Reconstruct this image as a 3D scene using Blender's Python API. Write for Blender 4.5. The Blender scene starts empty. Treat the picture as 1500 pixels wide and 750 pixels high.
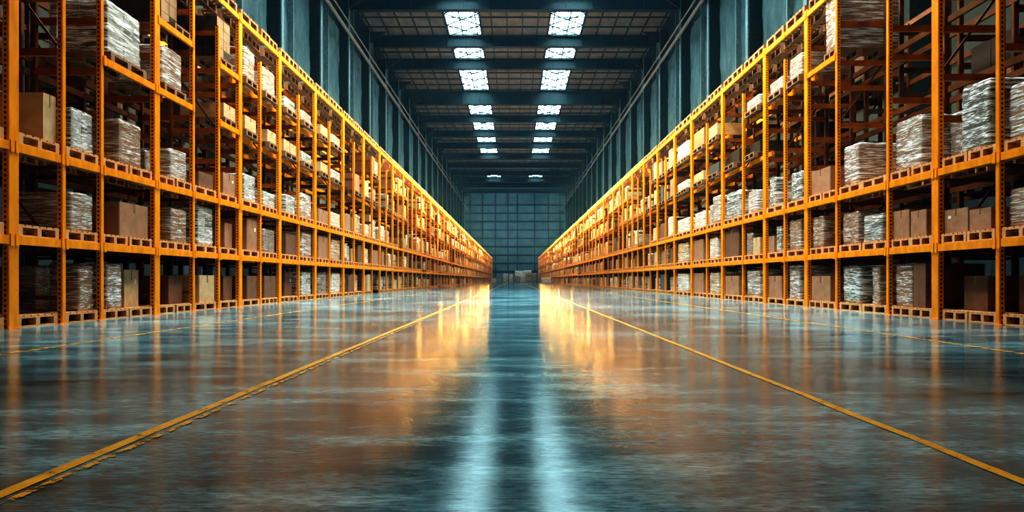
import bpy, math, random
from mathutils import Vector, noise
random.seed(11)
C = bpy.context.scene.collection
# ------------------------------------------------------------------ survey
F = 1100.0; EYE = .585; VX = 754.0; HY = 410.0
XL, XR = 6.0, 6.3            # aisle faces of the two racks
XW = 14.0                    # side walls
DEND = 208.0                 # far wall
ZR = 24.6                    # roof
TIER = [0.0, 1.12, 2.24, 3.85, 5.03, 6.36]
RD = 1.05                    # rack depth

# ------------------------------------------------------------------ materials
def nt(name):
    m = bpy.data.materials.new(name); m.use_nodes = True
    n = m.node_tree; n.nodes.clear()
    out = n.nodes.new('ShaderNodeOutputMaterial')
    b = n.nodes.new('ShaderNodeBsdfPrincipled')
    n.links.new(b.outputs[0], out.inputs[0])
    return m, n, b, out
def node(n, t, **kw):
    x = n.nodes.new(t)
    for k, v in kw.items():
        if k.startswith('i_'):
            x.inputs[k[2:].replace('_', ' ')].default_value = v
        else: setattr(x, k, v)
    return x
def L(n, a, b): n.links.new(a, b)
def ramp(n, stops, fac):
    r = n.nodes.new('ShaderNodeValToRGB')
    el = r.color_ramp.elements
    while len(el) < len(stops): el.new(.5)
    for e, (p, c) in zip(el, stops): e.position = p; e.color = (*c, 1) if len(c) == 3 else c
    L(n, fac, r.inputs[0]); return r.outputs[0]
def mapping(n, scale, coord='Object', rnd=False):
    tc = n.nodes.new('ShaderNodeTexCoord'); mp = n.nodes.new('ShaderNodeMapping')
    mp.inputs['Scale'].default_value = scale
    L(n, tc.outputs[coord], mp.inputs[0])
    if rnd:
        oi = n.nodes.new('ShaderNodeObjectInfo'); mu = node(n, 'ShaderNodeMath', operation='MULTIPLY')
        mu.inputs[1].default_value = 37.0
        L(n, oi.outputs['Random'], mu.inputs[0])
        cb = n.nodes.new('ShaderNodeCombineXYZ')
        for i in range(3): L(n, mu.outputs[0], cb.inputs[i])
        L(n, cb.outputs[0], mp.inputs['Location'])
    return mp.outputs[0]
def noise_t(n, vec, scale, detail=3, rough=.5):
    t = n.nodes.new('ShaderNodeTexNoise'); t.inputs['Scale'].default_value = scale
    t.inputs['Detail'].default_value = detail; t.inputs['Roughness'].default_value = rough
    L(n, vec, t.inputs['Vector']); return t.outputs['Fac']
def bump(n, b, h, strength, dist):
    bp = n.nodes.new('ShaderNodeBump'); bp.inputs['Strength'].default_value = strength
    bp.inputs['Distance'].default_value = dist
    L(n, h, bp.inputs['Height']); L(n, bp.outputs[0], b.inputs['Normal'])
def simple(name, c0, c1, rough=.5, metal=0, scale=6, bmp=.1, stretch=(1, 1, 1), rnd=False):
    m, n, b, o = nt(name)
    v = mapping(n, stretch, rnd=rnd)
    f = noise_t(n, v, scale, 4, .6)
    L(n, ramp(n, [(.3, c0), (.7, c1)], f), b.inputs['Base Color'])
    b.inputs['Roughness'].default_value = rough; b.inputs['Metallic'].default_value = metal
    if bmp: bump(n, b, f, bmp, .02)
    return m
def emis(name, col, s):
    m, n, b, o = nt(name)
    b.inputs['Base Color'].default_value = (*col, 1)
    b.inputs['Emission Color'].default_value = (*col, 1); b.inputs['Emission Strength'].default_value = s
    return m
def mathn(n, op, a, bb=None, c=None):
    x = node(n, 'ShaderNodeMath', operation=op)
    for i, v in enumerate((a, bb, c)):
        if v is None: continue
        if isinstance(v, (int, float)): x.inputs[i].default_value = v
        else: L(n, v, x.inputs[i])
    return x.outputs[0]

OR0, OR1 = (.64, .185, .003), (.92, .315, .005)
def orange(name, slots):
    m, n, b, o = nt(name)
    v = mapping(n, (1, 1, .35))
    f = noise_t(n, v, 5, 5, .65)
    col = ramp(n, [(.3, OR0), (.62, OR1)], f)
    f2 = noise_t(n, v, 40, 3, .6)
    chips = ramp(n, [(.70, (1, 1, 1)), (.76, (.25, .2, .17))], f2)
    mx = node(n, 'ShaderNodeMix', data_type='RGBA', blend_type='MULTIPLY'); mx.inputs[0].default_value = .8
    L(n, col, mx.inputs[6]); L(n, chips, mx.inputs[7]); res = mx.outputs[2]
    if slots:
        tc = n.nodes.new('ShaderNodeTexCoord'); sx = n.nodes.new('ShaderNodeSeparateXYZ'); L(n, tc.outputs['Object'], sx.inputs[0])
        ge = n.nodes.new('ShaderNodeNewGeometry'); sn = n.nodes.new('ShaderNodeSeparateXYZ'); L(n, ge.outputs['Normal'], sn.inputs[0])
        fz = mathn(n, 'FRACT', mathn(n, 'MULTIPLY', sx.outputs[2], 1/.062))
        a = mathn(n, 'COMPARE', fz, .5, .24)
        w = mathn(n, 'COMPARE', sx.outputs[0], 0, .013)
        face = mathn(n, 'GREATER_THAN', mathn(n, 'ABSOLUTE', sn.outputs[1]), .7)
        msk = mathn(n, 'MULTIPLY', mathn(n, 'MULTIPLY', a, w), face)
        m2 = node(n, 'ShaderNodeMix', data_type='RGBA'); L(n, msk, m2.inputs[0]); L(n, res, m2.inputs[6])
        m2.inputs[7].default_value = (.012, .006, .003, 1); res = m2.outputs[2]
    L(n, res, b.inputs['Base Color'])
    b.inputs['Roughness'].default_value = .38
    bump(n, b, f2, .08, .004)
    return m
M = {}
M['post'] = orange('orange_enamel_perforated', True)
M['beam'] = orange('orange_enamel', False)
M['shadeorange'] = simple('shade_darkened_orange_paint', (.085, .022, .004), (.17, .048, .005), .55, 0, 5, .1)  # rack orange darkened in colour to stand in for interior shade
M['beamdim'] = simple('half_shade_orange_paint', (.22, .058, .004), (.40, .11, .007), .5, 0, 5, .1)  # same orange, dimmed in colour for the shaded cross bars
M['steel'] = simple('blue_grey_steel', (.05, .09, .10), (.11, .17, .19), .45, .5)
M['palesteel'] = simple('pale_steel', (.28, .36, .38), (.5, .6, .62), .35, .6)
M['darksteel'] = simple('dark_girder_paint', (.020, .034, .038), (.04, .062, .068), .55, .0)
M['purlin'] = simple('purlin_paint', (.012, .016, .017), (.03, .035, .035), .6)
M['column'] = simple('column_paint', (.03, .055, .062), (.07, .11, .12), .45)
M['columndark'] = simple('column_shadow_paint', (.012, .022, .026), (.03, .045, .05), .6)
M['pipe'] = simple('pipe_paint', (.30, .27, .25), (.50, .45, .42), .45)
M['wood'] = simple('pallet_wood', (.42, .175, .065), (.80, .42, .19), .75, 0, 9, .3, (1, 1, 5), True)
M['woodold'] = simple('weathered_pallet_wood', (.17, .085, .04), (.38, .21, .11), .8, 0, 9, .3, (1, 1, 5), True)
M['tape'] = simple('brown_packing_tape', (.17, .10, .06), (.25, .15, .09), .25)
M['paper'] = simple('white_label_paper', (.7, .7, .68), (.8, .8, .78), .6)
def carton_mat(name, c0, c1, grid=False):
    m, n, b, o = nt(name)
    v = mapping(n, (1, 1, 1), rnd=True)
    f = noise_t(n, v, 3, 5, .6)
    v2 = mapping(n, (1, 1, 60)); f2 = noise_t(n, v2, 2, 2, .5)
    col = ramp(n, [(.3, c0), (.7, c1)], f)
    if grid:
        tc = n.nodes.new('ShaderNodeTexCoord'); sx = n.nodes.new('ShaderNodeSeparateXYZ'); L(n, tc.outputs['Generated'], sx.inputs[0])
        ds = []
        for i, k in ((0, 3), (1, 2), (2, 4)):
            fr = mathn(n, 'FRACT', mathn(n, 'ADD', mathn(n, 'MULTIPLY', sx.outputs[i], k), .0))
            ds.append(mathn(n, 'COMPARE', fr, 0, .035))
        g = mathn(n, 'MAXIMUM', mathn(n, 'MAXIMUM', ds[0], ds[1]), ds[2])
        mx = node(n, 'ShaderNodeMix', data_type='RGBA'); L(n, g, mx.inputs[0]); L(n, col, mx.inputs[6])
        mx.inputs[7].default_value = (c0[0]*.2, c0[1]*.2, c0[2]*.2, 1); col = mx.outputs[2]
    L(n, col, b.inputs['Base Color']); b.inputs['Roughness'].default_value = .7
    bump(n, b, f2, .15, .01)
    return m
M['kraft'] = carton_mat('kraft_cardboard', (.30, .145, .078), (.43, .22, .125))
M['kraftdark'] = carton_mat('dark_kraft_cardboard', (.155, .07, .036), (.23, .108, .058))
M['tan'] = carton_mat('tan_cardboard', (.44, .27, .14), (.62, .41, .23))
M['kraftgrid'] = carton_mat('stacked_carton_faces', (.24, .15, .09), (.38, .25, .16), True)
M['whitegrid'] = carton_mat('pale_stacked_carton_faces', (.42, .40, .37), (.62, .60, .56), True)
def film_mat(name, cb, cw, amount, alpha):
    m, n, b, o = nt(name)
    v = mapping(n, (.9, .9, 15), rnd=True)
    rt = node(n, 'ShaderNodeVectorRotate'); rt.inputs['Angle'].default_value = .18; rt.inputs['Axis'].default_value = (1, .6, 0)
    L(n, v, rt.inputs['Vector'])
    f = noise_t(n, rt.outputs[0], 3.6, 5, .6)
    mu = n.nodes.new('ShaderNodeTexNoise'); mu.inputs['Scale'].default_value = 1.6; mu.inputs['Distortion'].default_value = 1.2; L(n, v, mu.inputs['Vector'])
    s = mathn(n, 'ABSOLUTE', mathn(n, 'SUBTRACT', f, .5))
    h = mathn(n, 'ADD', mathn(n, 'MULTIPLY', s, 1.5), mathn(n, 'MULTIPLY', mu.outputs['Fac'], .85))
    lo, hi = .5 - amount, .68 - amount * .5
    st = ramp(n, [(lo, cb), ((lo + hi) / 2, tuple(.55 * a + .45 * c for a, c in zip(cb, cw))), (hi, cw)], h)  # white streaks: film haze plus sheen put into the base colour
    L(n, st, b.inputs['Base Color'])
    b.inputs['Roughness'].default_value = .22
    b.inputs['Coat Weight'].default_value = .6; b.inputs['Coat Roughness'].default_value = .12
    bump(n, b, h, .4, .025)
    if alpha:
        a = ramp(n, [(lo, (.22,)*3), (hi, (.9,)*3)], h)
        tr = n.nodes.new('ShaderNodeBsdfTransparent'); mx = n.nodes.new('ShaderNodeMixShader')
        L(n, a, mx.inputs[0]); L(n, tr.outputs[0], mx.inputs[1]); L(n, b.outputs[0], mx.inputs[2]); L(n, mx.outputs[0], o.inputs[0])
    return m
FILM = {'white': ((.40, .31, .24), (.95, .96, .95), .085), 'brown': ((.33, .20, .125), (.85, .80, .74), .05), 'grey': ((.20, .185, .175), (.62, .64, .64), .08)}
for k, (a, b_, c) in FILM.items():
    M['film_' + k] = film_mat('stretch_film_' + k, a, b_, c, True)
    M['filmo_' + k] = film_mat('opaque_stretch_film_' + k, a, b_, c, False)

def floor_mat():
    m, n, b, o = nt('polished_concrete')
    v = mapping(n, (1, 1, 1)); big = noise_t(n, v, .35, 6, .6)
    v2 = mapping(n, (.8, 2.6, 1)); mid = noise_t(n, v2, 1.3, 8, .7)
    v3 = mapping(n, (2.5, 10, 1)); fine = noise_t(n, v3, 6, 6, .72)
    v4 = mapping(n, (.55, 5.5, 1)); wav = noise_t(n, v4, 1.6, 5, .62)
    mixv = mathn(n, 'ADD', mathn(n, 'MULTIPLY', big, .5), mathn(n, 'MULTIPLY', mid, .5))
    col = ramp(n, [(.38, (.024, .045, .050)), (.5, (.095, .165, .178)), (.60, (.26, .39, .40))], mixv)
    m2 = node(n, 'ShaderNodeMix', data_type='RGBA', blend_type='MULTIPLY'); m2.inputs[0].default_value = .65
    L(n, col, m2.inputs[6]); L(n, ramp(n, [(.38, (.22, .22, .22)), (.6, (1.7, 1.7, 1.7))], fine), m2.inputs[7])
    L(n, m2.outputs[2], b.inputs['Base Color'])
    r = n.nodes.new('ShaderNodeMapRange'); r.inputs['From Min'].default_value = .3; r.inputs['From Max'].default_value = .7
    r.inputs['To Min'].default_value = .07; r.inputs['To Max'].default_value = .15
    L(n, mid, r.inputs['Value']); L(n, r.outputs[0], b.inputs['Roughness'])
    h = mathn(n, 'ADD', mathn(n, 'MULTIPLY', wav, 1.0), mathn(n, 'MULTIPLY', fine, .24))
    bump(n, b, h, .2, .008)
    b.inputs['IOR'].default_value = 1.5
    return m
M['floor'] = floor_mat()
def paint_line(name, worn):
    m, n, b, o = nt(name)
    v = mapping(n, (1, 1, 1)); f = noise_t(n, v, 9, 8, .75)
    L(n, ramp(n, [(.3, (.50, .19, .01)), (.7, (.90, .38, .02))], f), b.inputs['Base Color'])
    b.inputs['Roughness'].default_value = .45
    tr = n.nodes.new('ShaderNodeBsdfTransparent'); mx = n.nodes.new('ShaderNodeMixShader')
    L(n, ramp(n, [(worn, (0,)*3), (worn + .06, (1,)*3)], f), mx.inputs[0])
    L(n, tr.outputs[0], mx.inputs[1]); L(n, b.outputs[0], mx.inputs[2]); L(n, mx.outputs[0], o.inputs[0])
    return m
M['line'] = paint_line('yellow_floor_paint', .36); M['lineworn'] = paint_line('worn_yellow_floor_paint', .47)
M['roof'] = simple('roof_sheet', (.17, .15, .13), (.30, .265, .23), .8, 0, 1.2, .1, (1, .4, 1))
M['wall'] = simple('wall_sheet', (.012, .02, .024), (.026, .042, .047), .7, 0, .4, 0, (1, 1, .3))
M['endwall'] = simple('end_wall_sheet', (.10, .16, .17), (.17, .25, .26), .7, 0, .35, 0)
def panel_mat():
    m, n, b, o = nt('crinkled_wall_sheet')
    v = mapping(n, (1, 1, .5)); f = noise_t(n, v, 1.1, 6, .7)
    L(n, ramp(n, [(.3, (.045, .085, .095)), (.65, (.15, .24, .26))], f), b.inputs['Base Color'])
    b.inputs['Roughness'].default_value = .5; bump(n, b, f, .8, .3)
    return m
M['panel'] = panel_mat()
M['wire'] = simple('dark_wire', (.02, .025, .025), (.04, .05, .05), .6)

# ------------------------------------------------------------------ mesh builder
class MB:
    def __init__(s): s.v = []; s.f = []; s.m = []
    def box(s, x0, x1, y0, y1, z0, z1, mi=0):
        b = len(s.v)
        s.v += [(x0, y0, z0), (x1, y0, z0), (x1, y1, z0), (x0, y1, z0), (x0, y0, z1), (x1, y0, z1), (x1, y1, z1), (x0, y1, z1)]
        s.f += [(b, b+3, b+2, b+1), (b+4, b+5, b+6, b+7), (b, b+1, b+5, b+4), (b+1, b+2, b+6, b+5), (b+2, b+3, b+7, b+6), (b+3, b, b+4, b+7)]
        s.m += [mi]*6; return s
    def prism(s, prof, axis, a0, a1, mi=0):
        """prof: ccw polygon in the two other axes"""
        b = len(s.v); k = len(prof)
        for a in (a0, a1):
            for p, q in prof:
                s.v.append({0: (a, p, q), 1: (p, a, q), 2: (p, q, a)}[axis])
        s.f.append(tuple(b+i for i in reversed(range(k)))); s.f.append(tuple(b+k+i for i in range(k)))
        for i in range(k): j = (i+1) % k; s.f.append((b+i, b+j, b+k+j, b+k+i))
        s.m += [mi]*(k+2); return s
    def bar(s, p, q, w, h=None, mi=0):
        p, q = Vector(p), Vector(q); h = h or w; d = (q-p).normalized()
        up = Vector((0, 0, 1)) if abs(d.z) < .9 else Vector((0, 1, 0))
        a = d.cross(up).normalized(); c = a.cross(d).normalized(); b = len(s.v)
        for e in (p, q):
            for i, j in ((-1, -1), (1, -1), (1, 1), (-1, 1)): s.v.append(tuple(e + a*i*w/2 + c*j*h/2))
        s.f += [(b, b+1, b+2, b+3), (b+7, b+6, b+5, b+4)]
        for i in range(4): j = (i+1) % 4; s.f.append((b+j, b+i, b+4+i, b+4+j))
        s.m += [mi]*6; return s
    def tube(s, p, q, r, k=8, mi=0):
        p, q = Vector(p), Vector(q); d = (q-p).normalized()
        up = Vector((0, 0, 1)) if abs(d.z) < .9 else Vector((0, 1, 0))
        a = d.cross(up).normalized(); c = a.cross(d).normalized(); b = len(s.v)
        for e in (p, q):
            for i in range(k):
                t = 2*math.pi*i/k; s.v.append(tuple(e + a*math.cos(t)*r + c*math.sin(t)*r))
        for i in range(k): j = (i+1) % k; s.f.append((b+j, b+i, b+k+i, b+k+j))
        s.f += [tuple(b+i for i in range(k)), tuple(b+k+i for i in reversed(range(k)))]; s.m += [mi]*(k+2); return s
    def add(s, me, loc, sc=(1, 1, 1), mi=0):
        b = len(s.v)
        s.v += [(x*sc[0]+loc[0], y*sc[1]+loc[1], z*sc[2]+loc[2]) for x, y, z in me.v]
        s.f += [tuple(i+b for i in f) for f in me.f]; s.m += [mi]*len(me.f)
    def mesh(s, name, *mats):
        me = bpy.data.meshes.new(name); me.from_pydata(s.v, [], s.f)
        for m in mats: me.materials.append(m)
        if len(mats) > 1: me.polygons.foreach_set('material_index', s.m)
        me.update(); return me
def obj(name, me, parent=None, loc=(0, 0, 0), scale=None, rz=0):
    o = bpy.data.objects.new(name, me); C.objects.link(o); o.location = loc
    if scale: o.scale = scale
    if rz: o.rotation_euler.z = rz
    if parent: o.parent = parent
    return o
def tag(o, label, cat, group=None, kind=None):
    o['label'] = label; o['category'] = cat
    if group: o['group'] = group
    if kind: o['kind'] = kind
    return o
def struct(name, me, **kw):
    o = obj(name, me, **kw); o['kind'] = 'structure'; return o
def empty(name, loc=(0, 0, 0)): return obj(name, None, loc=loc)

# ------------------------------------------------------------------ shell
struct('floor', MB().box(-XW, XW, -6, DEND, -.3, 0).mesh('floor', M['floor']))
ceil = struct('ceiling', MB().box(-XW, XW, -6, DEND, ZR, ZR+.2).mesh('ceiling', M['roof']))
for sgn, nm in ((-1, 'left'), (1, 'right')):
    a, b = sorted((sgn*XW, sgn*(XW+.3)))
    w = struct('wall_'+nm, MB().box(a, b, -6, DEND, 0, ZR).mesh('wall', M['wall']))
    # crinkled pale sheets hung between the columns
    D = 25.5
    while D < DEND-8:
        xs = sgn*(XW-.06); p = MB()
        ny, nz = 14, 34; b0 = len(p.v)
        for i in range(ny+1):
            for j in range(nz+1):
                y = D+1.9+i*(5.9)/ny; z = 12.4+j*(7.9)/nz
                d = noise.noise(Vector((y*.9, z*.5, sgn*3.0)))*.10 + noise.noise(Vector((y*2.3, z*1.7, sgn*9.0)))*.04
                p.v.append((xs - sgn*(.12 + d + (.05 if i in (5, 10) else 0)), y, z))
        for i in range(ny):
            for j in range(nz):
                q = (b0+i*(nz+1)+j, b0+(i+1)*(nz+1)+j, b0+(i+1)*(nz+1)+j+1, b0+i*(nz+1)+j+1)
                p.f.append(q if sgn < 0 else q[::-1]); p.m.append(0)
        obj('wall_sheet', p.mesh('wall_sheet', M['panel']), w)
        D += 8.6
    g = MB()
    for z in (7.5, 11.5, 15.5, 19.5): g.box(*sorted((sgn*XW, sgn*(XW-.05))), 0, DEND, z-.1, z+.1)
    obj('wall_rail', g.mesh('wall_rail', M['columndark']), w)
# far wall with its frame of girts and posts
we = struct('wall_far', MB().box(-XW, XW, DEND, DEND+.3, 0, ZR).mesh('wall_far', M['endwall']))
for i, z in enumerate([2.9 + 2.3*k for k in range(9)]):
    t = .32 if i % 3 else .5
    obj('girt', MB().box(-XW, XW, DEND-.3, DEND, z-t/2, z+t/2).mesh('girt', M['darksteel']), we)
for px in (689, 707, 726, 744, 758, 783, 803, 820):
    x = (px-VX)*DEND/F
    obj('wall_post', MB().box(x-.11, x+.11, DEND-.36, DEND, 0, ZR).mesh('wall_post', M['darksteel']), we)

# roof purlins
SKYX = (3.2, 6.4)
for i in range(20):
    x = -13.7+i*1.442
    obj('purlin', MB().box(x-.05, x+.05, -6, DEND, ZR-.16, ZR).mesh('purlin', M['purlin']), ceil)
for i in range(70):
    y = 24+i*2.62
    obj('cross_purlin', MB().box(-XW, XW, y-.05, y+.05, ZR-.11, ZR-.001).mesh('cross_purlin', M['purlin']), ceil)

BEAMS = [6.5, 17, 28.5, 40, 52.5, 63.8, 73.8, 81.6, 95, 109, 120, 130.7, 142, 153, 164, 175, 186, 197]
ORD = ['first', 'second', 'third', 'fourth', 'fifth', 'sixth', 'seventh', 'eighth', 'ninth', 'tenth', 'eleventh', 'twelfth', 'thirteenth', 'fourteenth', 'fifteenth', 'sixteenth', 'seventeenth', 'eighteenth', 'nineteenth', 'twentieth', 'twenty-first', 'twenty-second', 'twenty-third', 'twenty-fourth', 'twenty-fifth', 'twenty-sixth', 'twenty-seventh', 'twenty-eighth', 'twenty-ninth', 'thirtieth']
vis = 0
for D in BEAMS:
    zb = EYE + (22.1 if D == 95 else 22.85)
    r = empty('roof_girder', (0, D, zb))
    h = ZR-.17-zb
    obj('web', MB().box(-XW, XW, -.12, .12, .08, h).mesh('web', M['darksteel']), r)
    obj('flange', MB().box(-XW, XW, -.34, .34, 0, .08).mesh('flange', M['purlin']), r)
    st = MB()
    for i in range(13):
        x = -13.2+i*2.2
        st.box(x-.03, x+.03, -.3, .3, .08, h)
    obj('stiffener', st.mesh('stiffener', M['darksteel']), r)['label'] = 'vertical stiffener plates along the girder'
    if D < 60: lab = 'dark steel roof girder overhead, ' + ORD[BEAMS.index(D)] + ' from the camera'
    else:
        vis += 1; lab = 'dark teal steel roof girder crossing the hall, %s below the top of the view' % ORD[vis-1]
    tag(r, lab, 'roof girder', 'roof girders across the hall')

# skylights: one pair per roof bay
k = 0
for bi in range(2, len(BEAMS)-1):
    y0, y1 = BEAMS[bi]+.5, BEAMS[bi+1]-.5
    if BEAMS[bi] in (142, 153, 175, 186): continue
    fade = 1.0 if y1 < 125 else 1.0
    em = emis('daylight_%d' % bi, (.58, .93, 1.0), 9*fade)
    if BEAMS[bi] >= 120: y0 = y1 - (y1-y0)*.62
    for sgn in (-1, 1):
        k += 1
        a, b = sorted((sgn*SKYX[0], sgn*SKYX[1]))
        w = struct('window_%d' % k, MB().box(a, b, y0, y1, ZR-.03, ZR-.005).mesh('window_pane', em))
        fr = MB()
        for x in (a, b): fr.box(x-.09, x+.09, y0, y1, ZR-.2, ZR-.001)
        for y in (y0, y1): fr.box(a, b, y-.07, y+.07, ZR-.2, ZR-.001)
        obj('window_frame', fr.mesh('window_frame', M['purlin']), w)
        wr = MB(); z = ZR-.16
        n = max(1, round((y1-y0)/3.4)); 
        for j in range(n):
            ya, yb = y0+(y1-y0)*j/n, y0+(y1-y0)*(j+1)/n
            wr.tube((a, ya, z), (b, yb, z), .065, 5); wr.tube((b, ya, z), (a, yb, z), .065, 5)
        for j in range(1, 4): x = a+(b-a)*j/4; wr.tube((x, y0, z+.02), (x, y1, z+.02), .04, 5)
        obj('window_bracing', wr.mesh('window_bracing', M['wire']), w)

# wall columns
for sgn, nm in ((-1, 'left'), (1, 'right')):
    D = 25.5; i = 0
    while D < DEND-3:
        r = empty('wall_column', (sgn*(XW-.0), D, 0))
        s = -sgn
        obj('column_shaft', MB().box(*sorted((s*.02, s*.75)), -.3, .3, 0, 23.2).mesh('column_shaft', M['columndark']), r)
        obj('column_flange', MB().box(*sorted((s*.75, s*.82)), -.22, .22, 12.2, 23.2).mesh('column_flange', M['palesteel']), r)
        obj('side_post', MB().box(*sorted((s*.02, s*.5)), 3.1, 3.22, 12.2, 23.2).mesh('side_post', M['palesteel']), r)
        obj('bracket', MB().prism([(s*.82, 22.2), (s*2.3, 23.2), (s*.82, 23.2)][::(1 if s > 0 else -1)], 1, -.06, .06).mesh('bracket', M['darksteel']), r)
        if i < 14: lab = 'tall blue-grey steel column on the %s wall, %s visible above the racks' % (nm, ORD[i])
        else: lab = 'distant slim steel column near the far end of the %s wall' % nm
        tag(r, lab, 'column', 'steel columns along the %s wall' % nm)
        D += 8.6; i += 1
    r = empty('conduit_pipe', (sgn*(XW-1.15), 0, EYE+1.49*(XW-1.15)))
    obj('pipe', MB().tube((0, 5, 0), (0, DEND, 0), .13, 10).mesh('pipe', M['pipe']), r)
    obj('thin_pipe', MB().tube((-sgn*.35, 5, .25), (-sgn*.35, DEND, .25), .06, 8).mesh('thin_pipe', M['pipe']), r)
    hgm = MB().bar((0, 0, 0), (sgn*1.1, 0, 0), .06).mesh('pipe_hanger', M['darksteel'])
    for j in range(20): obj('pipe_hanger', hgm, r, (0, 25.5+j*8.6, 0))
    tag(r, 'long pale pipe running along the top of the %s wall to the far end' % nm, 'pipe')

# painted lines
def line(x, w, d0, d1, mat, lab, z=.002):
    m = MB(); n = 60; ds = [d0*(d1/d0)**(i/n) for i in range(n+1)]
    b = len(m.v)
    for i, d in enumerate(ds):
        jx = noise.noise(Vector((d*2.1, x*3, 0)))*.012
        m.v += [(x-w/2+jx, d, z), (x+w/2+jx*.4, d, z)]
    for i in range(n): m.f.append((b+2*i, b+2*i+1, b+2*i+3, b+2*i+2)); m.m.append(0)
    tag(obj('floor_line', m.mesh('floor_line', mat)), lab, 'floor line', 'painted floor lines')
line(-1.40, .050, 1.2, 120, M['line'], 'bold yellow painted floor line running down the left of the open aisle')
line(-1.335, .028, 1.2, 16, M['lineworn'], 'thin worn second yellow stripe just inside the bold left floor line', .003)
line(1.47, .045, 1.2, 120, M['line'], 'single yellow painted floor line running down the right of the open aisle')
line(-4.02, .07, 4, 120, M['lineworn'], 'faint worn yellow floor line close beside the left rack')
line(4.02, .07, 4, 120, M['lineworn'], 'faint worn yellow floor line close beside the right rack')

# ------------------------------------------------------------------ racks
def dl(px): return F*XL/(VX-px)
def dr(px): return F*XR/(px-VX)
PL = [(7.2, 1)] + [(dl(p), m) for p, m in ((21, 1), (95, 0), (151, 0), (231, 1), (285, 0), (322, 0), (353, 1), (383, 0), (411, 1), (439, 0), (463, 1), (484, 0), (504, 1))]
PR = [(8.2, 0)] + [(dr(p), m) for p, m in ((1460, 0), (1369, 1), (1299, 0), (1224, 0), (1180, 1), (1148, 0), (1119, 1), (1087, 0), (1057, 1), (1034, 0), (1012, 1), (987, 1))]
for P in (PL, PR):
    i = 0
    while P[-1][0] < 202: D = P[-1][0]; P.append((D+(1.78 if D < 45 else 2.6 if D < 70 else 3.6 if D < 115 else 5.0), i % 2)); i += 1

def post_mesh(w, d, h):
    c = .008; x, y = w/2, d/2
    prof = [(-x+c, -y), (x-c, -y), (x, -y+c), (x, y-c), (x-c, y), (-x+c, y), (-x, y-c), (-x, -y+c)]
    return MB().prism(prof, 2, 0, h)
POST = {}
for k_, (w, d, h) in {'main': (.085, .19, 6.42), 'thin': (.075, .085, 5.75), 'back': (.09, .07, 6.3), 'tall': (.075, .085, 6.42)}.items():
    POST[k_] = (post_mesh(w, d, h), post_mesh(w, d, h).mesh('post_'+k_, M['shadeorange' if k_ == 'back' else 'post']))
foot = MB().box(-.055, .055, -.105, .105, 0, .008); footm = foot.mesh('foot_plate', M['beam'])
plate = MB().box(-.007, .007, -.03, .03, -.125, .02); platem = plate.mesh('beam_connector', M['beam'])
def beam_mesh(length, hh=.105):
    # stepped box section seen from the aisle side (-x is the aisle side before mirroring)
    return MB().prism([(0, -hh), (.05, -hh), (.05, -.035), (.035, 0), (0, 0)], 1, 0, length)

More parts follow.
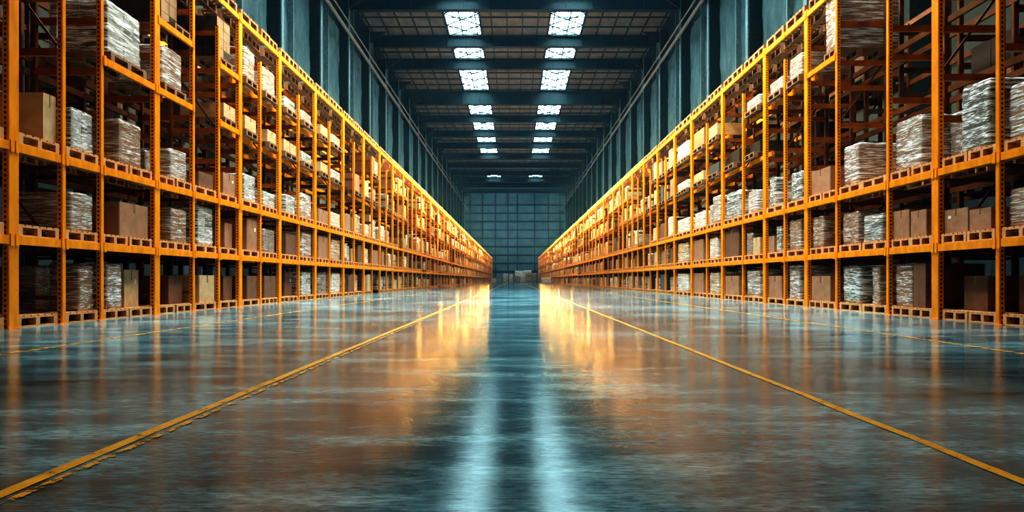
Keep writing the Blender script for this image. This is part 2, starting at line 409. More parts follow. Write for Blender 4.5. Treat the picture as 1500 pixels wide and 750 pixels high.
def build_rack(sgn, P, X, depth, dmax, front, label, dmin=0, seed=1, shift=0):
    rnd = random.Random(seed)
    root = empty('pallet_rack', (0, 0, 0)); tag(root, label, 'pallet rack', 'orange pallet racks')
    posts, beams, bars = [], [], []
    PP = [(d+shift, m) for d, m in P if dmin <= d <= dmax]
    for i, (d, m) in enumerate(PP):
        kind = ('main' if m else ('tall' if d < 15 else 'thin')) if front else 'back'
        posts.append((d, X+.045, kind)); posts.append((d, X+depth-.045, 'back'))
        # end-frame horizontals and diagonals
        zs = [.35] + [z-.16 for z in TIER[1:]]
        if d < 95:
            for z in zs[:3]: bars.append((d, (X+.09, z), (X+depth-.09, z), .05))
            for z in (3.0, 3.62, 4.35, 4.84, 5.6): bars.append((d, (X+.09, z), (X+depth-.09, z), .10))
            if i % 2 == 0:
                for z0, z1 in zip(zs[1:-1:2], zs[2::2]): bars.append((d, (X+.09, z0), (X+depth-.09, z1), .035))
    for (d0, m0), (d1, m1) in zip(PP[:-1], PP[1:]):
        for t in range(1, 6):
            rows = [X] + [X+depth-.05]
            for r_i, xx in enumerate(rows):
                if r_i == 1 and d0 > 70: continue
                if not front and t == 5 and False: continue
                if front and r_i == 0 and t in (3, 4):
                    if not any(g[0] == sgn and g[1] == t and g[2] < d1-.1 and g[3] > d0+.1 for g in GOODS): continue
                    if d0 > 15.5: xx = X+.22
                beams.append((d0, d1, xx, TIER[t], r_i, t))
    posts.sort(key=lambda p: p[0]); beams.sort(key=lambda p: (p[0] + (8 if p[4] else 0))); bars.sort(key=lambda p: p[0])
    ps, bs, cs = MB(), MB(), MB()
    for i, (d, x, kd) in enumerate(posts):
        if i < 99:
            o = obj('post', POST[kd][1], root, (sgn*x, d, 0))
            if i < 24:
                obj('foot_plate', footm, o)
        else: ps.add(POST[kd][0], (sgn*x, d, 0))
    if ps.v: obj('post', ps.mesh('post_rows', M['post']), root)['kind'] = 'stuff'
    for i, (d0, d1, xx, z, ri, t) in enumerate(beams):
        L_ = d1-d0
        zz = z + rnd.uniform(-.004, .0)
        if i < 99:
            o = obj('beam', beam_mesh(L_).mesh('beam', M['beam']) if sgn > 0 else None, root, (0, 0, 0)) if False else None
            mb = beam_mesh(L_)
            if sgn < 0: mb.v = [(-x, y, q) for x, y, q in mb.v]; mb.f = [f[::-1] for f in mb.f]
            o = obj('beam', mb.mesh('beam', M['beam' if front and ri == 0 else 'shadeorange']), root, (sgn*xx, d0, zz))
            if i < 45 and ri == 0 and front:
                for yy in (.045, L_-.045): obj('beam_connector', platem, o, (-sgn*.006, yy, 0))
        else:
            m_ = beam_mesh(L_)
            if sgn < 0: m_.v = [(-x, y, q) for x, y, q in m_.v]; m_.f = [f[::-1] for f in m_.f]
            bs.add(m_, (sgn*xx, d0, zz))
    if bs.v: obj('beam', bs.mesh('beam_rows', M['beam']), root)['kind'] = 'stuff'
    for i, (d, p, q, w) in enumerate(bars):
        if i < 99:
            obj('cross_bar', MB().bar((sgn*p[0], 0, p[1]), (sgn*q[0], 0, q[1]), w*.6, w).mesh('cross_bar', M['shadeorange' if not front or w < .06 else 'beamdim']), root, (0, d, 0))
        else: cs.bar((sgn*p[0], d, p[1]), (sgn*q[0], d, q[1]), w*.6, w)
    if cs.v: obj('cross_bar', cs.mesh('cross_bar_rows', M['shadeorange']), root)['kind'] = 'stuff'
    return root, PP
# ------------------------------------------------------------------ goods
PH = .145
def pallet_parts():
    deck = MB()
    for i in range(6):
        y0 = -.5+i*(1.0-.13)/5; deck.box(-.5, .5, y0, y0+.13, .87, 1.0)
    for x in (-.5, -.055, .39): deck.box(x, x+.11, -.5, .5, .76, .87)
    block = MB().box(-.055, .055, -.05, .05, 0, .64)
    bot = MB().box(-.055, .055, -.5, .5, 0, .12)
    return deck, block, bot
DK, BK, BT = pallet_parts()
whole = MB(); whole.add(DK, (0, 0, 0))
BPOS = [(x, y) for x in (-.445, 0, .445) for y in (-.45, 0, .45)]
for x, y in BPOS: whole.add(BK, (x, y, .12))
for x in (-.445, 0, .445): whole.add(BT, (x, 0, 0))
PM = {w: (whole.mesh('pallet', M[w]), DK.mesh('deck', M[w]), BK.mesh('block', M[w]), BT.mesh('bottom_board', M[w])) for w in ('wood', 'woodold')}

def lumpy(seed, rib=False, amp=.011):
    """unit load: 1x1x1 standing on z=0, edges softened and sides uneven like a film wrapped stack"""
    m = MB(); n = 12; idx = {}
    def V(p):
        key = tuple(round(c, 4) for c in p)
        if key in idx: return idx[key]
        x, y, z = p
        # soften vertical corners
        r = .06; ax, ay = abs(x), abs(y)
        if ax > .5-r and ay > .5-r:
            dx, dy = ax-(.5-r), ay-(.5-r); l = math.hypot(dx, dy)
            if l > 1e-6:
                mm = max(dx, dy)/l; dx *= mm; dy *= mm
            x = math.copysign(.5-r+dx, x); y = math.copysign(.5-r+dy, y)
        q = Vector((x*3+seed*7.3, y*3-seed*3.1, z*3.5))
        d = noise.noise(q)*amp + noise.noise(q*2.7)*amp*.5
        if rib: d += (.006 if int(round(z*n)) % 2 else -.006)
        if z > .97: zz = 1 - .015*abs(noise.noise(q*1.3))*2
        else: zz = z
        s = 1 + 2*d*(1 if z > .02 else .4) - (.025 if z > .97 else 0)
        # keep inside a unit footprint
        x2, y2 = max(-.5, min(.5, x*s*.97)), max(-.5, min(.5, y*s*.97))
        m.v.append((x2, y2, zz)); idx[key] = len(m.v)-1; return idx[key]
    rng = [i/n for i in range(n+1)]
    for k_ in range(n):
        for j in range(n):
            u0, u1, w0, w1 = rng[k_]-.5, rng[k_+1]-.5, rng[j], rng[j+1]
            m.f += [(V((u0, -.5, w0)), V((u1, -.5, w0)), V((u1, -.5, w1)), V((u0, -.5, w1))),
                    (V((u1, .5, w0)), V((u0, .5, w0)), V((u0, .5, w1)), V((u1, .5, w1))),
                    (V((.5, u0, w0)), V((.5, u1, w0)), V((.5, u1, w1)), V((.5, u0, w1))),
                    (V((-.5, u1, w0)), V((-.5, u0, w0)), V((-.5, u0, w1)), V((-.5, u1, w1)))]
            a, b2 = w0-.5, w1-.5
            m.f += [(V((u0, a, 1.)), V((u1, a, 1.)), V((u1, b2, 1.)), V((u0, b2, 1.))), (V((u0, b2, 0.)), V((u1, b2, 0.)), V((u1, a, 0.)), V((u0, a, 0.)))]
            m.m += [0]*6
    return m
LUMPS = [lumpy(s, rib=(s % 3 == 0)) for s in range(6)]
def smooth(me):
    me.polygons.foreach_set('use_smooth', [True]*len(me.polygons)); return me
FILMM = {k_: [smooth(l.mesh('stretch_film', M['film_'+k_])) for l in LUMPS] for k_ in FILM}
FILMO = {k_: [smooth(l.mesh('wrapped_load', M['filmo_'+k_])) for l in LUMPS] for k_ in FILM}
def stack_mesh(nx, ny, nz, mat, name='carton_stack', g=.006, jit=.004, seed=0):
    r = random.Random(seed); m = MB()
    for i in range(nx):
        for j in range(ny):
            for k_ in range(nz):
                a, b2 = r.uniform(0, jit), r.uniform(0, jit)
                m.box(-.5+i/nx+g+a, -.5+(i+1)/nx-g+a*.5, -.5+j/ny+g+b2, -.5+(j+1)/ny-g+b2*.5, k_/nz+(g*.6 if k_ else 0), (k_+1)/nz)
    return m.mesh(name, mat)
INNER = {'white': stack_mesh(2, 2, 4, M['whitegrid']), 'brown': stack_mesh(2, 2, 3, M['kraft']), 'grey': stack_mesh(2, 2, 10, M['kraftgrid'])}
def bevel_box(name, mat, b=.012):
    x = .5; prof = [(-x+b, -x), (x-b, -x), (x, -x+b), (x, x-b), (x-b, x), (-x+b, x), (-x, x-b), (-x, -x+b)]
    return MB().prism(prof, 2, 0, 1).mesh(name, mat)
CART = {k_: bevel_box('carton_body', M[k_]) for k_ in ('kraft', 'kraftdark', 'tan')}
STACK = {'kraftgrid': stack_mesh(3, 2, 4, M['kraftgrid'], seed=3), 'tanstack': stack_mesh(2, 2, 2, M['tan'], seed=4), 'whitestack': stack_mesh(2, 2, 5, M['whitegrid'], seed=5)}
tapem = MB().box(-.502, .502, -.03, .03, .72, 1.003).box(-.03, .03, -.503, .503, .985, 1.004).mesh('tape', M['tape'])
seamm = MB().box(-.503, .503, -.004, .004, .0, 1.002).mesh('seam', M['kraftdark'])
labm = MB().box(-.504, .504, .2, .32, .62, .74).mesh('paper_label', M['paper'])

# goods records: side, tier, depth0, depth1, height, kind, setback, depth in x
GOODS = []
def G(side, t, a, b, ytop, kind, back=.08, dep=.92, hmin=.3):
    X = (XL if side < 0 else XR)+back
    d0, d1 = (F*X/(VX-a), F*X/(VX-b)) if side < 0 else (F*X/(a-VX), F*X/(b-VX))
    zt = EYE + (HY-ytop)/abs(a-VX)*X
    base = TIER[t]+PH
    GOODS.append([side, t, d0, d1, max(hmin, zt-base), kind, back, dep])
W, B, Y = 'white', 'brown', 'grey'
for r in [
    (0, 55, 90, 390, Y, .45), (0, 105, 146, 388, B), (0, 158, 181, 385, W), (0, 182, 203, 395, 'tan', .2), (0, 247, 281, 404, 'kraftdark', .2), (0, 292, 317, 403, 'tan'),
    (0, 327, 350, 404, 'kraftdark', .15), (0, 362, 380, 404, 'kraftdark'), (0, 387, 409, 404, 'kraftdark'), (0, 417, 435, 400, 'kraftdark', .2), (0, 443, 457, 398, W), (0, 467, 480, 399, Y), (0, 487, 501, 399, W),
    (1, 105, 147, 280, W), (1, 175, 217, 295, 'kraft'), (1, 252, 276, 304, B), (1, 291, 317, 300, W), (1, 329, 348, 326, 'kraft', .15),
    (1, 362, 379, 320, 'kraft'), (1, 387, 409, 334, Y), (1, 419, 436, 342, 'kraftdark'), (1, 443, 459, 338, W), (1, 467, 480, 345, 'kraft'), (1, 487, 501, 349, B),
    (2, 63, 87, 135, 'tan'), (2, 106, 146, 156, W), (2, 176, 210, 172, B), (2, 213, 226, 218, Y, .25), (2, 251, 276, 216, W), (2, 291, 312, 256, 'kraftdark'), (2, 327, 347, 252, 'kraft'),
    (2, 359, 376, 253, W), (2, 387, 408, 279, W), (2, 420, 437, 284, W), (2, 443, 459, 282, W), (2, 467, 480, 305, 'kraft'), (2, 487, 501, 310, W),
    (3, 158, 209, -3, W), (3, 238, 269, 63, W), (3, 328, 346, 151, 'tan'), (3, 359, 375, 168, 'tan'), (3, 392, 407, 192, 'tan'), (3, 416, 424, 203, 'tan'),
    (3, 425, 436, 214, 'tan'), (3, 443, 458, 228, W), (3, 470, 481, 245, 'tan'), (3, 487, 501, 255, W), 
    (4, 236, 268, -40, 'kraftgrid', .3), (4, 313, 337, 18, 'kraftgrid'), (4, 340, 349, 66, 'tan', .15), (4, 359, 375, 66, W), (4, 387, 408, 96, W), (4, 418, 438, 148, W), (4, 443, 459, 165, W), (4, 470, 481, 190, 'tan'), (4, 487, 501, 205, B)]:
    G(-1, *r[:5], back=r[5] if len(r) > 5 else .08)
for r in [
    (0, 1259, 1233, 388, W), (0, 1287, 1276, 390, B), (0, 1335, 1309, 385, B), (0, 1356, 1338, 386, 'kraftdark'), (0, 1447, 1412, 404, 'kraftdark', .25), (0, 1520, 1468, 404, 'kraftdark', .25), (0, 1145, 1124, 404, 'kraft'),
    (0, 1170, 1154, 388, W), (0, 1216, 1188, 404, 'kraft'), (0, 1082, 1062, 404, 'kraft'), (0, 1112, 1092, 394, W), (0, 1052, 1037, 398, B), (0, 1030, 1016, 400, 'kraft'), (0, 1007, 991, 400, W),
    (1, 1256, 1229, 308, B), (1, 1291, 1262, 311, W), (1, 1332, 1305, 306, 'kraft'), (1, 1357, 1334, 306, 'kraft'), (1, 1418, 1383, 303, 'kraft'), (1, 1452, 1420, 303, 'kraft'), (1, 1560, 1470, 262, B),
    (1, 1205, 1188, 315, B), (1, 1172, 1153, 320, B), (1, 1143, 1136, 330, W), (1, 1134, 1124, 345, 'kraft'), (1, 1113, 1103, 347, 'tan'), (1, 1101, 1091, 340, Y), (1, 1082, 1062, 335, 'kraftdark'), (1, 1050, 1038, 347, W), (1, 1030, 1016, 350, 'kraft'), (1, 1007, 991, 353, B),
    (2, 1256, 1229, 208, W, .1, 1.0), (2, 1352, 1305, 164, W), (2, 1410, 1386, 160, Y, .5), (2, 1449, 1405, 112, W), (2, 1545, 1466, 100, W), (2, 1216, 1187, 243, 'kraft'), (2, 1172, 1157, 249, W), (2, 1135, 1122, 258, W),
    (2, 1109, 1094, 277, W), (2, 1082, 1062, 277, W), (2, 1053, 1043, 285, W), (2, 1042, 1036, 300, B), (2, 1031, 1015, 308, W), (2, 1007, 991, 318, W),
    (3, 1113, 1092, 215, 'kraftgrid', .2), (3, 1083, 1061, 217, 'kraftgrid', .2), (3, 1053, 1037, 242, 'whitestack'), (3, 1030, 1016, 251, 'tan'), (3, 1007, 991, 262, W),
    (4, 1242, 1207, -40, W, .02, 1.3), (4, 1173, 1151, 75, W, .08, 1.2), (4, 1145, 1124, 113, W), (4, 1111, 1092, 151, W), (4, 1050, 1036, 180, 'tan'), (4, 1031, 1015, 186, 'kraft'), (4, 1007, 991, 204, W)]:
    G(1, *r[:5], back=r[5] if len(r) > 5 else .08, dep=r[6] if len(r) > 6 else .92)
rnd = random.Random(42)
KN = [W, W, B, Y, 'tan', 'kraft', 'kraftdark', 'tanstack', 'whitestack', W]
bays = {-1: PL, 1: PR}
for side, P in bays.items():
    lim = 26.0 if side < 0 else 29.0
    for (d0, m0), (d1, m1) in zip(P[:-1], P[1:]):
        if d0 < lim: continue
        for t in range(5):
            if rnd.random() > (.84, .88, .9, .68, .58)[t]: continue
            room = ((TIER[t+1]-TIER[t])-.3-PH)
            n = (2 if rnd.random() < .55 else 1) if d0 < 45 else max(1, round((d1-d0)/1.5))
            a = d0+.17; w = (d1-d0-.34)
            for q in range(n):
                ww = w/n-.04
                s0 = a+q*w/n+.02
                if n == 1: s0 += rnd.uniform(0, .3); ww -= .32
                GOODS.append([side, t, s0, s0+ww, min(room, rnd.uniform(.5, 1.02))*rnd.uniform(.85, 1), rnd.choice(KN if t < 3 else KN[2:-1]+['tan']), rnd.uniform(.04, .18), .9])
# some loads on the rear racks, seen through the near bays
REAR = []
for side, P in bays.items():
    for (d0, m0), (d1, m1) in zip(P[:-1], P[1:]):
        if d0 < 8.5 or d0 > 22: continue
        for t in (1, 2, 3, 4):
            if rnd.random() > (.0, .5, .45, .35, .4)[t]: continue
            w = min(1.1, d1-d0-.3); room = ((TIER[t+1]-TIER[t])-.3-PH)
            REAR.append([side, t, d0+.5+.15, d0+.5+.15+w, min(room, rnd.uniform(.5, .95)), rnd.choice(['kraftdark', 'kraft', Y, 'kraftgrid']), 1.5+.1, .85])

def bay_of(side, d):
    P = bays[side]
    for i in range(len(P)-1):
        if P[i][0] <= d < P[i+1][0]: return i
    return len(P)-2
TN = ['floor tier', 'second tier', 'third tier', 'fourth tier', 'fifth tier', 'topmost level']
SN = {-1: 'left', 1: 'right'}
KINDLAB = {W: 'white stretch-wrapped load', B: 'brown stretch-wrapped load', Y: 'grey stretch-wrapped load', 'tan': 'light tan cardboard carton', 'kraft': 'brown cardboard carton',
           'kraftdark': 'dark brown cardboard carton', 'kraftgrid': 'brown stacked-carton block', 'tanstack': 'light tan stacked-carton block', 'whitestack': 'pale stacked-carton block'}
used = {}
def uniq_labels(recs):
    """recs: list of (key, obj-callable)"""
    return recs
def place_label(side, t, d, rear=False):
    b = bay_of(side, d - (.5 if rear else 0))
    first = 1 if side < 0 else 1
    i = b-first
    rk = ('rear ' if rear else '')+SN[side]+' rack'
    if 0 <= i < 24: return '%s, %s, %s bay from the camera' % (rk, TN[t], ORD[i]), i
    if i < 0: return '%s, %s, cut by the edge of the view' % (rk, TN[t]), i
    return '%s, %s, far down the aisle' % (rk, TN[t]), 99

# pallets: fill under loads
PALS = []   # side, tier, d0, d1, x0(back), dep, rear
def add_pallets():
    for side, P in bays.items():
        for (a, m0), (b, m1) in zip(P[:-1], P[1:]):
            a2 = a+(.11 if m0 else .06); b2 = b-(.11 if m1 else .06)
            for t in range(6):
                inb = [g for g in GOODS if g[0] == side and g[1] == t and g[2] < b2 and g[3] > a2]
                if t in (3, 4) and not inb: continue
                if t == 5 and a < 14: continue
                if t < 3 and not inb and a > 30 and rnd.random() < .5: continue
                w = b2-a2; n = max(1, round(w/1.15)) if w > 2 else (2 if w > 1.25 else 1)
                if t in (3, 4) and inb:
                    lo = max(a2, min(g[2] for g in inb)-.03); hi = min(b2, max(g[3] for g in inb)+.03)
                    n = max(1, round((hi-lo)/1.1)); w = hi-lo
                else: lo = a2
                for q in range(n):
                    s0 = lo+q*w/n+.015; s1 = lo+(q+1)*w/n-.015
                    back = .02 + rnd.uniform(0, .03)
                    PALS.append([side, t, s0, s1, back, .98, False])
    for g in REAR: PALS.append([g[0], g[1], g[2]-.03, g[3]+.03, 1.5+.06, .95, True])
# keep loads inside their bay (between the posts)
for g in GOODS:
    P = bays[g[0]]; mid = (g[2]+g[3])/2
    i = bay_of(g[0], mid)
    if mid < P[0][0]: continue
    a = P[i][0]+(.115 if P[i][1] else .06); b = P[i+1][0]-(.115 if P[i+1][1] else .06)
    g[2] = max(g[2], a); g[3] = min(g[3], b)
# avoid neighbours cutting into each other
byrow = {}
for g in GOODS: byrow.setdefault((g[0], g[1]), []).append(g)
for row in byrow.values():
    row.sort(key=lambda g: g[2])
    for p, q in zip(row[:-1], row[1:]):
        if q[2] < p[3]+.01:
            m_ = (q[2]+p[3])/2; p[3] = m_-.008; q[2] = m_+.008
GOODS = [g for g in GOODS if g[3]-g[2] > .2 and g[3] > 8.3]
for g in GOODS:
    room = (TIER[g[1]+1]-TIER[g[1]])-.12-PH
    if g[4] > room: g[4] = room
add_pallets()

def qualify(recs, base, pos):
    """labels for items that share kind, tier and bay: nearer / farther"""
    out = {}
    grp = {}
    for r in recs: grp.setdefault((base(r), pos(r)[0]), []).append(r)
    for (bs, ps), rs in grp.items():
        rs.sort(key=lambda r: r[2]); far = 'far down' in ps
        for i, r in enumerate(rs):
            s = bs
            if len(rs) > 1 and not far:
                s = ('nearer ', 'farther ')[i] + bs if len(rs) == 2 else ('nearest ', 'middle ', 'farthest ', 'last ')[min(i, 3)] + bs
            out[id(r)] = s
    return out

rackL, _ = build_rack(-1, PL, XL, RD, 999, True, 'long orange steel pallet rack lining the left side of the aisle')
rackR, _ = build_rack(1, PR, XR, RD, 999, True, 'long orange steel pallet rack lining the right side of the aisle', seed=2)
rackL2, _ = build_rack(-1, PL, XL+1.5, RD, 48, False, 'orange rack standing back to back behind the left aisle rack', seed=3, shift=.5)
rackR2, _ = build_rack(1, PR, XR+1.5, RD, 48, False, 'orange rack standing back to back behind the right aisle rack', seed=4, shift=.5)
# pale slanted steel struts low down behind the racks
for sgn, rk, X in ((-1, rackL2, XL+2.75), (1, rackR2, XR+2.75)):
    r = random.Random(5+sgn)
    for i in range(26):
        d = 9.5+i*.95
        a = r.uniform(-.35, .35)
        obj('pale_strut', MB().bar((sgn*X, d, .15), (sgn*X, d+a, 1.18), .05+.07*r.random(), .04).mesh('pale_strut', M['palesteel']), rk)

# --- loads
allg = [(g, False) for g in GOODS]+[(g, True) for g in REAR]
allg.sort(key=lambda r: r[0][2])
isfilm = lambda k_: k_ in FILM
ql = qualify(GOODS, lambda r: KINDLAB[r[5]], lambda r: place_label(r[0], r[1], (r[2]+r[3])/2)); ql.update(qualify(REAR, lambda r: KINDLAB[r[5]], lambda r: place_label(r[0], r[1], (r[2]+r[3])/2, True)))
cnt = {'f': 0, 'c': 0}
far_f, far_c = MB(), MB()
FM = [M['filmo_white'], M['filmo_brown'], M['filmo_grey']]; CM = [M['tan'], M['kraft'], M['kraftdark'], M['kraftgrid'], M['whitegrid']]
for n_, (g, rear) in enumerate(allg):
    side, t, d0, d1, h, kd, back, dep = g
    X = (XL if side < 0 else XR)+back
    z = TIER[t]+PH; cx = side*(X+dep/2); cy = (d0+d1)/2; sc = (dep, d1-d0, h)
    film = isfilm(kd); key = 'f' if film else 'c'
    ps, bi = place_label(side, t, cy, rear)
    lab = ql[id(g)]+' on '+ps
    if cnt[key] >= 298:
        if film:
            (far_f if True else 0).add(LUMPS[0] if False else MB().box(-.5, .5, -.5, .5, 0, 1), (cx, cy, z), sc, {W: 0, B: 1, Y: 2}[kd])
        else:
            far_c.add(MB().box(-.5, .5, -.5, .5, 0, 1), (cx, cy, z), sc, {'tan': 0, 'kraft': 1, 'kraftdark': 2, 'kraftgrid': 3, 'tanstack': 0, 'whitestack': 4}[kd])
        continue
    cnt[key] += 1
    near = cy < 24 and not rear
    grp = ('stretch-wrapped loads on the %s rack' if film else 'cardboard cartons on the %s rack') % SN[side]
    if 'far down' in lab: grp = KINDLAB[kd]+'s on the '+ps
    if film:
        if near:
            r = empty('wrapped_load', (cx, cy, z))
            o = obj('carton_stack', INNER['brown' if n_ % 3 else kd], r, scale=(sc[0]*.925, sc[1]*.925, sc[2]*.975))
            obj('stretch_film', FILMM[kd][n_ % 6], r, scale=sc)
        else: r = obj('wrapped_load', FILMO[kd][n_ % 6], loc=(cx, cy, z), scale=sc)
        tag(r, lab, 'wrapped load', grp)
    elif kd in STACK:
        r = obj('carton_block', STACK[kd], loc=(cx, cy, z), scale=sc); tag(r, lab, 'cartons', grp)
    else:
        if near:
            r = empty('cardboard_carton', (cx, cy, z))
            obj('carton_body', CART[kd], r, scale=sc)
            obj('tape', tapem, r, scale=sc)
            if n_ % 7 == 0: obj('paper_label', labm, r, scale=sc)
        else: r = obj('cardboard_carton', CART[kd], loc=(cx, cy, z), scale=sc)
        tag(r, lab, 'carton', grp)
if far_f.v: tag(obj('wrapped_load', far_f.mesh('far_wrapped_loads', *FM)), 'many tiny wrapped loads in the farthest bays of both racks', 'wrapped loads', kind='stuff')
if far_c.v: tag(obj('cardboard_carton', far_c.mesh('far_cartons', *CM)), 'many tiny cartons in the farthest bays of both racks', 'cartons', kind='stuff')
# --- pallets
PALS.sort(key=lambda p: p[2])
PALS = [p for p in PALS if p[3] > 8.2]
qp = qualify(PALS, lambda r: 'wooden pallet', lambda r: place_label(r[0], r[1], (r[2]+r[3])/2, r[6]))
farp = MB()
for i, p in enumerate(PALS):
    side, t, d0, d1, back, dep, rear = p
    X = (XL if side < 0 else XR)+back
    loc = (side*(X+dep/2), (d0+d1)/2, TIER[t]); sc = (dep, d1-d0, PH if t < 5 else .22)
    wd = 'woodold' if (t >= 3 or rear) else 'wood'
    if i >= 300:
        if loc[1] < 110: farp.add(whole, loc, sc)
        else: farp.add(MB().box(-.5, .5, -.5, .5, .6, 1).box(-.5, .5, -.5, -.4, 0, .6).box(-.5, .5, .4, .5, 0, .6), loc, sc)
        continue
    ps, bi = place_label(side, t, loc[1], rear)
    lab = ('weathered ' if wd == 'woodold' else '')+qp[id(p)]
    if lab.startswith('weathered nearer') or lab.startswith('weathered farther'): lab = lab.replace('weathered ', '', 1).replace('wooden', 'weathered')
    lab = (lab+' on '+ps) if t < 5 else (lab.replace('pallet', 'empty pallet')+' on '+ps)
    if loc[1] < 15.5 and not rear:
        r = empty('wooden_pallet', loc)
        obj('deck', PM[wd][1], r, scale=sc)
        for x in (-.445, 0, .445): obj('bottom_board', PM[wd][3], r, (x*sc[0], 0, 0), sc)
        for x, y in BPOS: obj('block', PM[wd][2], r, (x*sc[0], y*sc[1], .12*PH), sc)
    else: r = obj('wooden_pallet', PM[wd][0], loc=loc, scale=sc)
    tag(r, lab, 'pallet', 'wooden pallets on the %s rack' % SN[side] if bi < 99 else 'wooden pallets on the '+ps)
if farp.v: tag(obj('wooden_pallet', farp.mesh('far_pallets', M['wood'])), 'many small wooden pallets in the distant bays of both racks', 'pallets', kind='stuff')

# --- goods standing on the floor before the far wall
rr = random.Random(8)
farn = [(-5.6, 196, 1.6, 1.0, W), (-4.2, 197, 1.2, .9, Y), (-2.4, 195, 1.3, 2.2, W), (-1.0, 196, 1.1, 2.0, W), (.6, 194, 1.6, 1.6, Y), (2.0, 195, 1.7, 1.7, W), (3.6, 194, 1.5, 2.5, B), (5.0, 195, 1.3, 2.3, Y),
        (1.2, 198, 2.4, 3.0, W), (3.4, 198.5, 2.2, 3.1, W)]
names = ['low white wrapped load standing at the left end of the row before the far wall', 'small grey load second from the left before the far wall', 'tall white wrapped load third from the left before the far wall', 'tall white wrapped load fourth from the left before the far wall',
         'grey wrapped load at the middle of the row before the far wall', 'white wrapped load just right of the middle before the far wall', 'brown wrapped load second from the right before the far wall', 'grey wrapped load at the right end of the row before the far wall',
         'tall white load standing behind the middle of the far row', 'tallest white load standing behind the right of the far row']
for (x, y, w, h, kd), nm in zip(farn, names):
    tag(obj('wrapped_load', FILMO[kd][rr.randrange(6)], loc=(x, y, 0), scale=(w, 1.2, h)), nm, 'wrapped load', 'loads on the floor before the far wall')
fp = obj('wooden_pallet', PM['wood'][0], loc=(4.45, 107, 0), scale=(1.5, 1.2, PH)); tag(fp, 'wooden pallet on the floor in the aisle by the distant right rack', 'pallet')
tag(obj('wrapped_load', FILMO[W][2], loc=(4.45, 107, PH), scale=(1.4, 1.1, .75)), 'low white wrapped load on a pallet in the aisle beside the distant right rack', 'wrapped load')

# ------------------------------------------------------------------ light
def area(name, loc, rot, sx, sy, power, col, spread=180):
    l = bpy.data.lights.new(name, 'AREA'); l.shape = 'RECTANGLE'; l.size = sx; l.size_y = sy; l.energy = power; l.color = col
    l.spread = math.radians(spread)
    o = bpy.data.objects.new(name, l); C.objects.link(o); o.location = loc; o.rotation_euler = rot; return o
def aim(o, d):
    o.rotation_euler = Vector(d).to_track_quat('-Z', 'Y').to_euler()
def strip(x, y0, y1, z, d, h, power, col, spread=180, name='added_fill_strip'):
    o = area(name, (x, (y0+y1)/2, z), (0, 0, 0), 1, 1, power, col, spread)
    # local x along world y, local -z along d
    dz = -Vector(d).normalized(); ax = Vector((0, 1, 0)); ay = dz.cross(ax)
    from mathutils import Matrix
    m = Matrix((ax, ay, dz)).transposed(); o.rotation_euler = m.to_euler()
    o.data.size = y1-y0; o.data.size_y = h; return o
WARM = (1.0, .88, .48); COOL = (.62, .90, 1.0); NEUT = (1.0, .86, .68)
for sgn in (-1, 1):
    # added warm lights, no such fixtures, brightening the rack faces
    for (a, b, p) in ((14, 26, 200), (26, 45, 900), (45, 75, 2700), (75, 110, 3200), (110, 150, 2400), (150, 200, 1700)):
        strip(sgn*3.0, a, b, 8.0, (sgn, 0, -.35), .5, p, WARM, 125)
    for (a, b, p) in ((18, 40, 400), (40, 70, 750), (70, 110, 800), (110, 150, 600)):  # added lights on the rack tops, brightening their floor reflection
        strip(sgn*4.5, a, b, 7.6, (sgn, 0, -.28), .3, p, (1.0, .84, .42), 110)
    d = 32.0; lz = 6.1  # added point lights, no such fixtures, for warm patches on the floor
    while d < 175:
        l = bpy.data.lights.new('added_glow_light', 'POINT'); l.energy = max(3, .9*d - 24)*(1.0 if lz > 5 else .6); l.color = (1.0, .56, .11); l.shadow_soft_size = .09
        o = bpy.data.objects.new('added_glow_light', l); C.objects.link(o); o.location = (sgn*5.75, d, lz); d *= 1.09; lz = {6.1: 3.4, 3.4: 5.0, 5.0: 6.1}[lz]
    # added neutral light, no fixture, washing the first bays
    strip(sgn*1.0, 9, 25, 14, (sgn, 0, -1), .8, 950, NEUT, 120)
    # added unseen cool lights washing the upper walls
    strip(sgn*8.5, 25, 60, 15, (sgn, 0, 0), 3, 260, COOL, 120)
    strip(sgn*8.5, 60, 120, 15, (sgn, 0, 0), 3, 300, COOL, 120)
area('added_warm_fill', (0, -3, 6), (math.radians(82), 0, 0), 10, 5, 150, (1.0, .78, .58))  # added fill behind the camera for surfaces facing it
for sgn in (-1, 1):
    for d in (13, 20):  # added spots behind the racks, brightening the pale struts
        l = bpy.data.lights.new('added_strut_light', 'SPOT'); l.energy = 110; l.color = COOL; l.spot_size = 2.4; l.shadow_soft_size = .03
        o = bpy.data.objects.new('added_strut_light', l); C.objects.link(o); o.location = (sgn*11.5, d, 5.5); aim(o, (-sgn*.35, 0, -1))
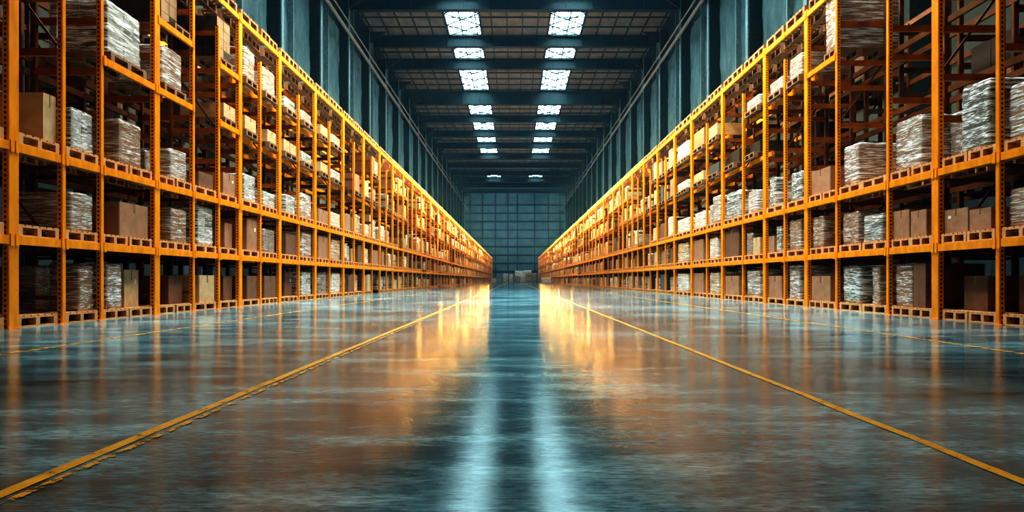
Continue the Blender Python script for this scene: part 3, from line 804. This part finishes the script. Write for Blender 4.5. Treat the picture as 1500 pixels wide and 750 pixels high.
# added overhead fills, boosting daylight from skylights nearer than the view reaches
for d in (18, 34): strip(0, d-6, d+6, 24, (0, 0, -1), 12, 4000, COOL, 75, 'added_skylight_fill')
# added unseen fills: dim upward light on roof sheets, cool light on far wall
o = strip(0, 55, 170, 10, (0, 0, 1), 16, 2300, (1.0, .82, .62), 150, 'added_roof_fill')
o = area('added_far_wall_fill', (0, 190, 14), (math.radians(90), 0, 0), 20, 8, 2100, COOL)   # faces the far wall
w = bpy.data.worlds.new('World'); bpy.context.scene.world = w; w.use_nodes = True
w.node_tree.nodes['Background'].inputs[0].default_value = (.45, .62, .75, 1); w.node_tree.nodes['Background'].inputs[1].default_value = .05

# thin haze hanging in the hall
hm = bpy.data.materials.new('haze'); hm.use_nodes = True; hn = hm.node_tree; hn.nodes.clear()
ho = hn.nodes.new('ShaderNodeOutputMaterial'); hv = hn.nodes.new('ShaderNodeVolumeScatter')
hv.inputs['Color'].default_value = (.40, .76, 1, 1); hv.inputs['Density'].default_value = .00065; hv.inputs['Anisotropy'].default_value = .3
hn.links.new(hv.outputs[0], ho.inputs['Volume'])
hz = obj('haze', MB().box(-XW+.01, XW-.01, -5.9, DEND-.4, .01, ZR-.3).mesh('haze', hm)); hz['kind'] = 'stuff'; hz['label'] = 'thin teal haze hanging through the whole hall'; hz['category'] = 'haze'
sc_ = bpy.context.scene; sc_.cycles.volume_bounces = 0
# ------------------------------------------------------------------ camera
cd = bpy.data.cameras.new('Camera'); cam = bpy.data.objects.new('Camera', cd); C.objects.link(cam)
cam.location = (0, 0, EYE); cam.rotation_euler = (math.radians(90), 0, 0)
cd.sensor_width = 36; cd.lens = 36*F/1500; cd.shift_x = -(VX-750)/1500; cd.shift_y = (HY-375)/1500
cd.clip_start = .05; cd.clip_end = 500
sc = bpy.context.scene; sc.camera = cam
sc.view_settings.view_transform = 'Standard'; sc.view_settings.look = 'Very High Contrast'; sc.view_settings.exposure = -.1
sc.cycles.use_denoising = True
sc.cycles.max_bounces = 6; sc.cycles.diffuse_bounces = 3; sc.cycles.glossy_bounces = 3; sc.cycles.transparent_max_bounces = 12
sc.cycles.sample_clamp_indirect = 6
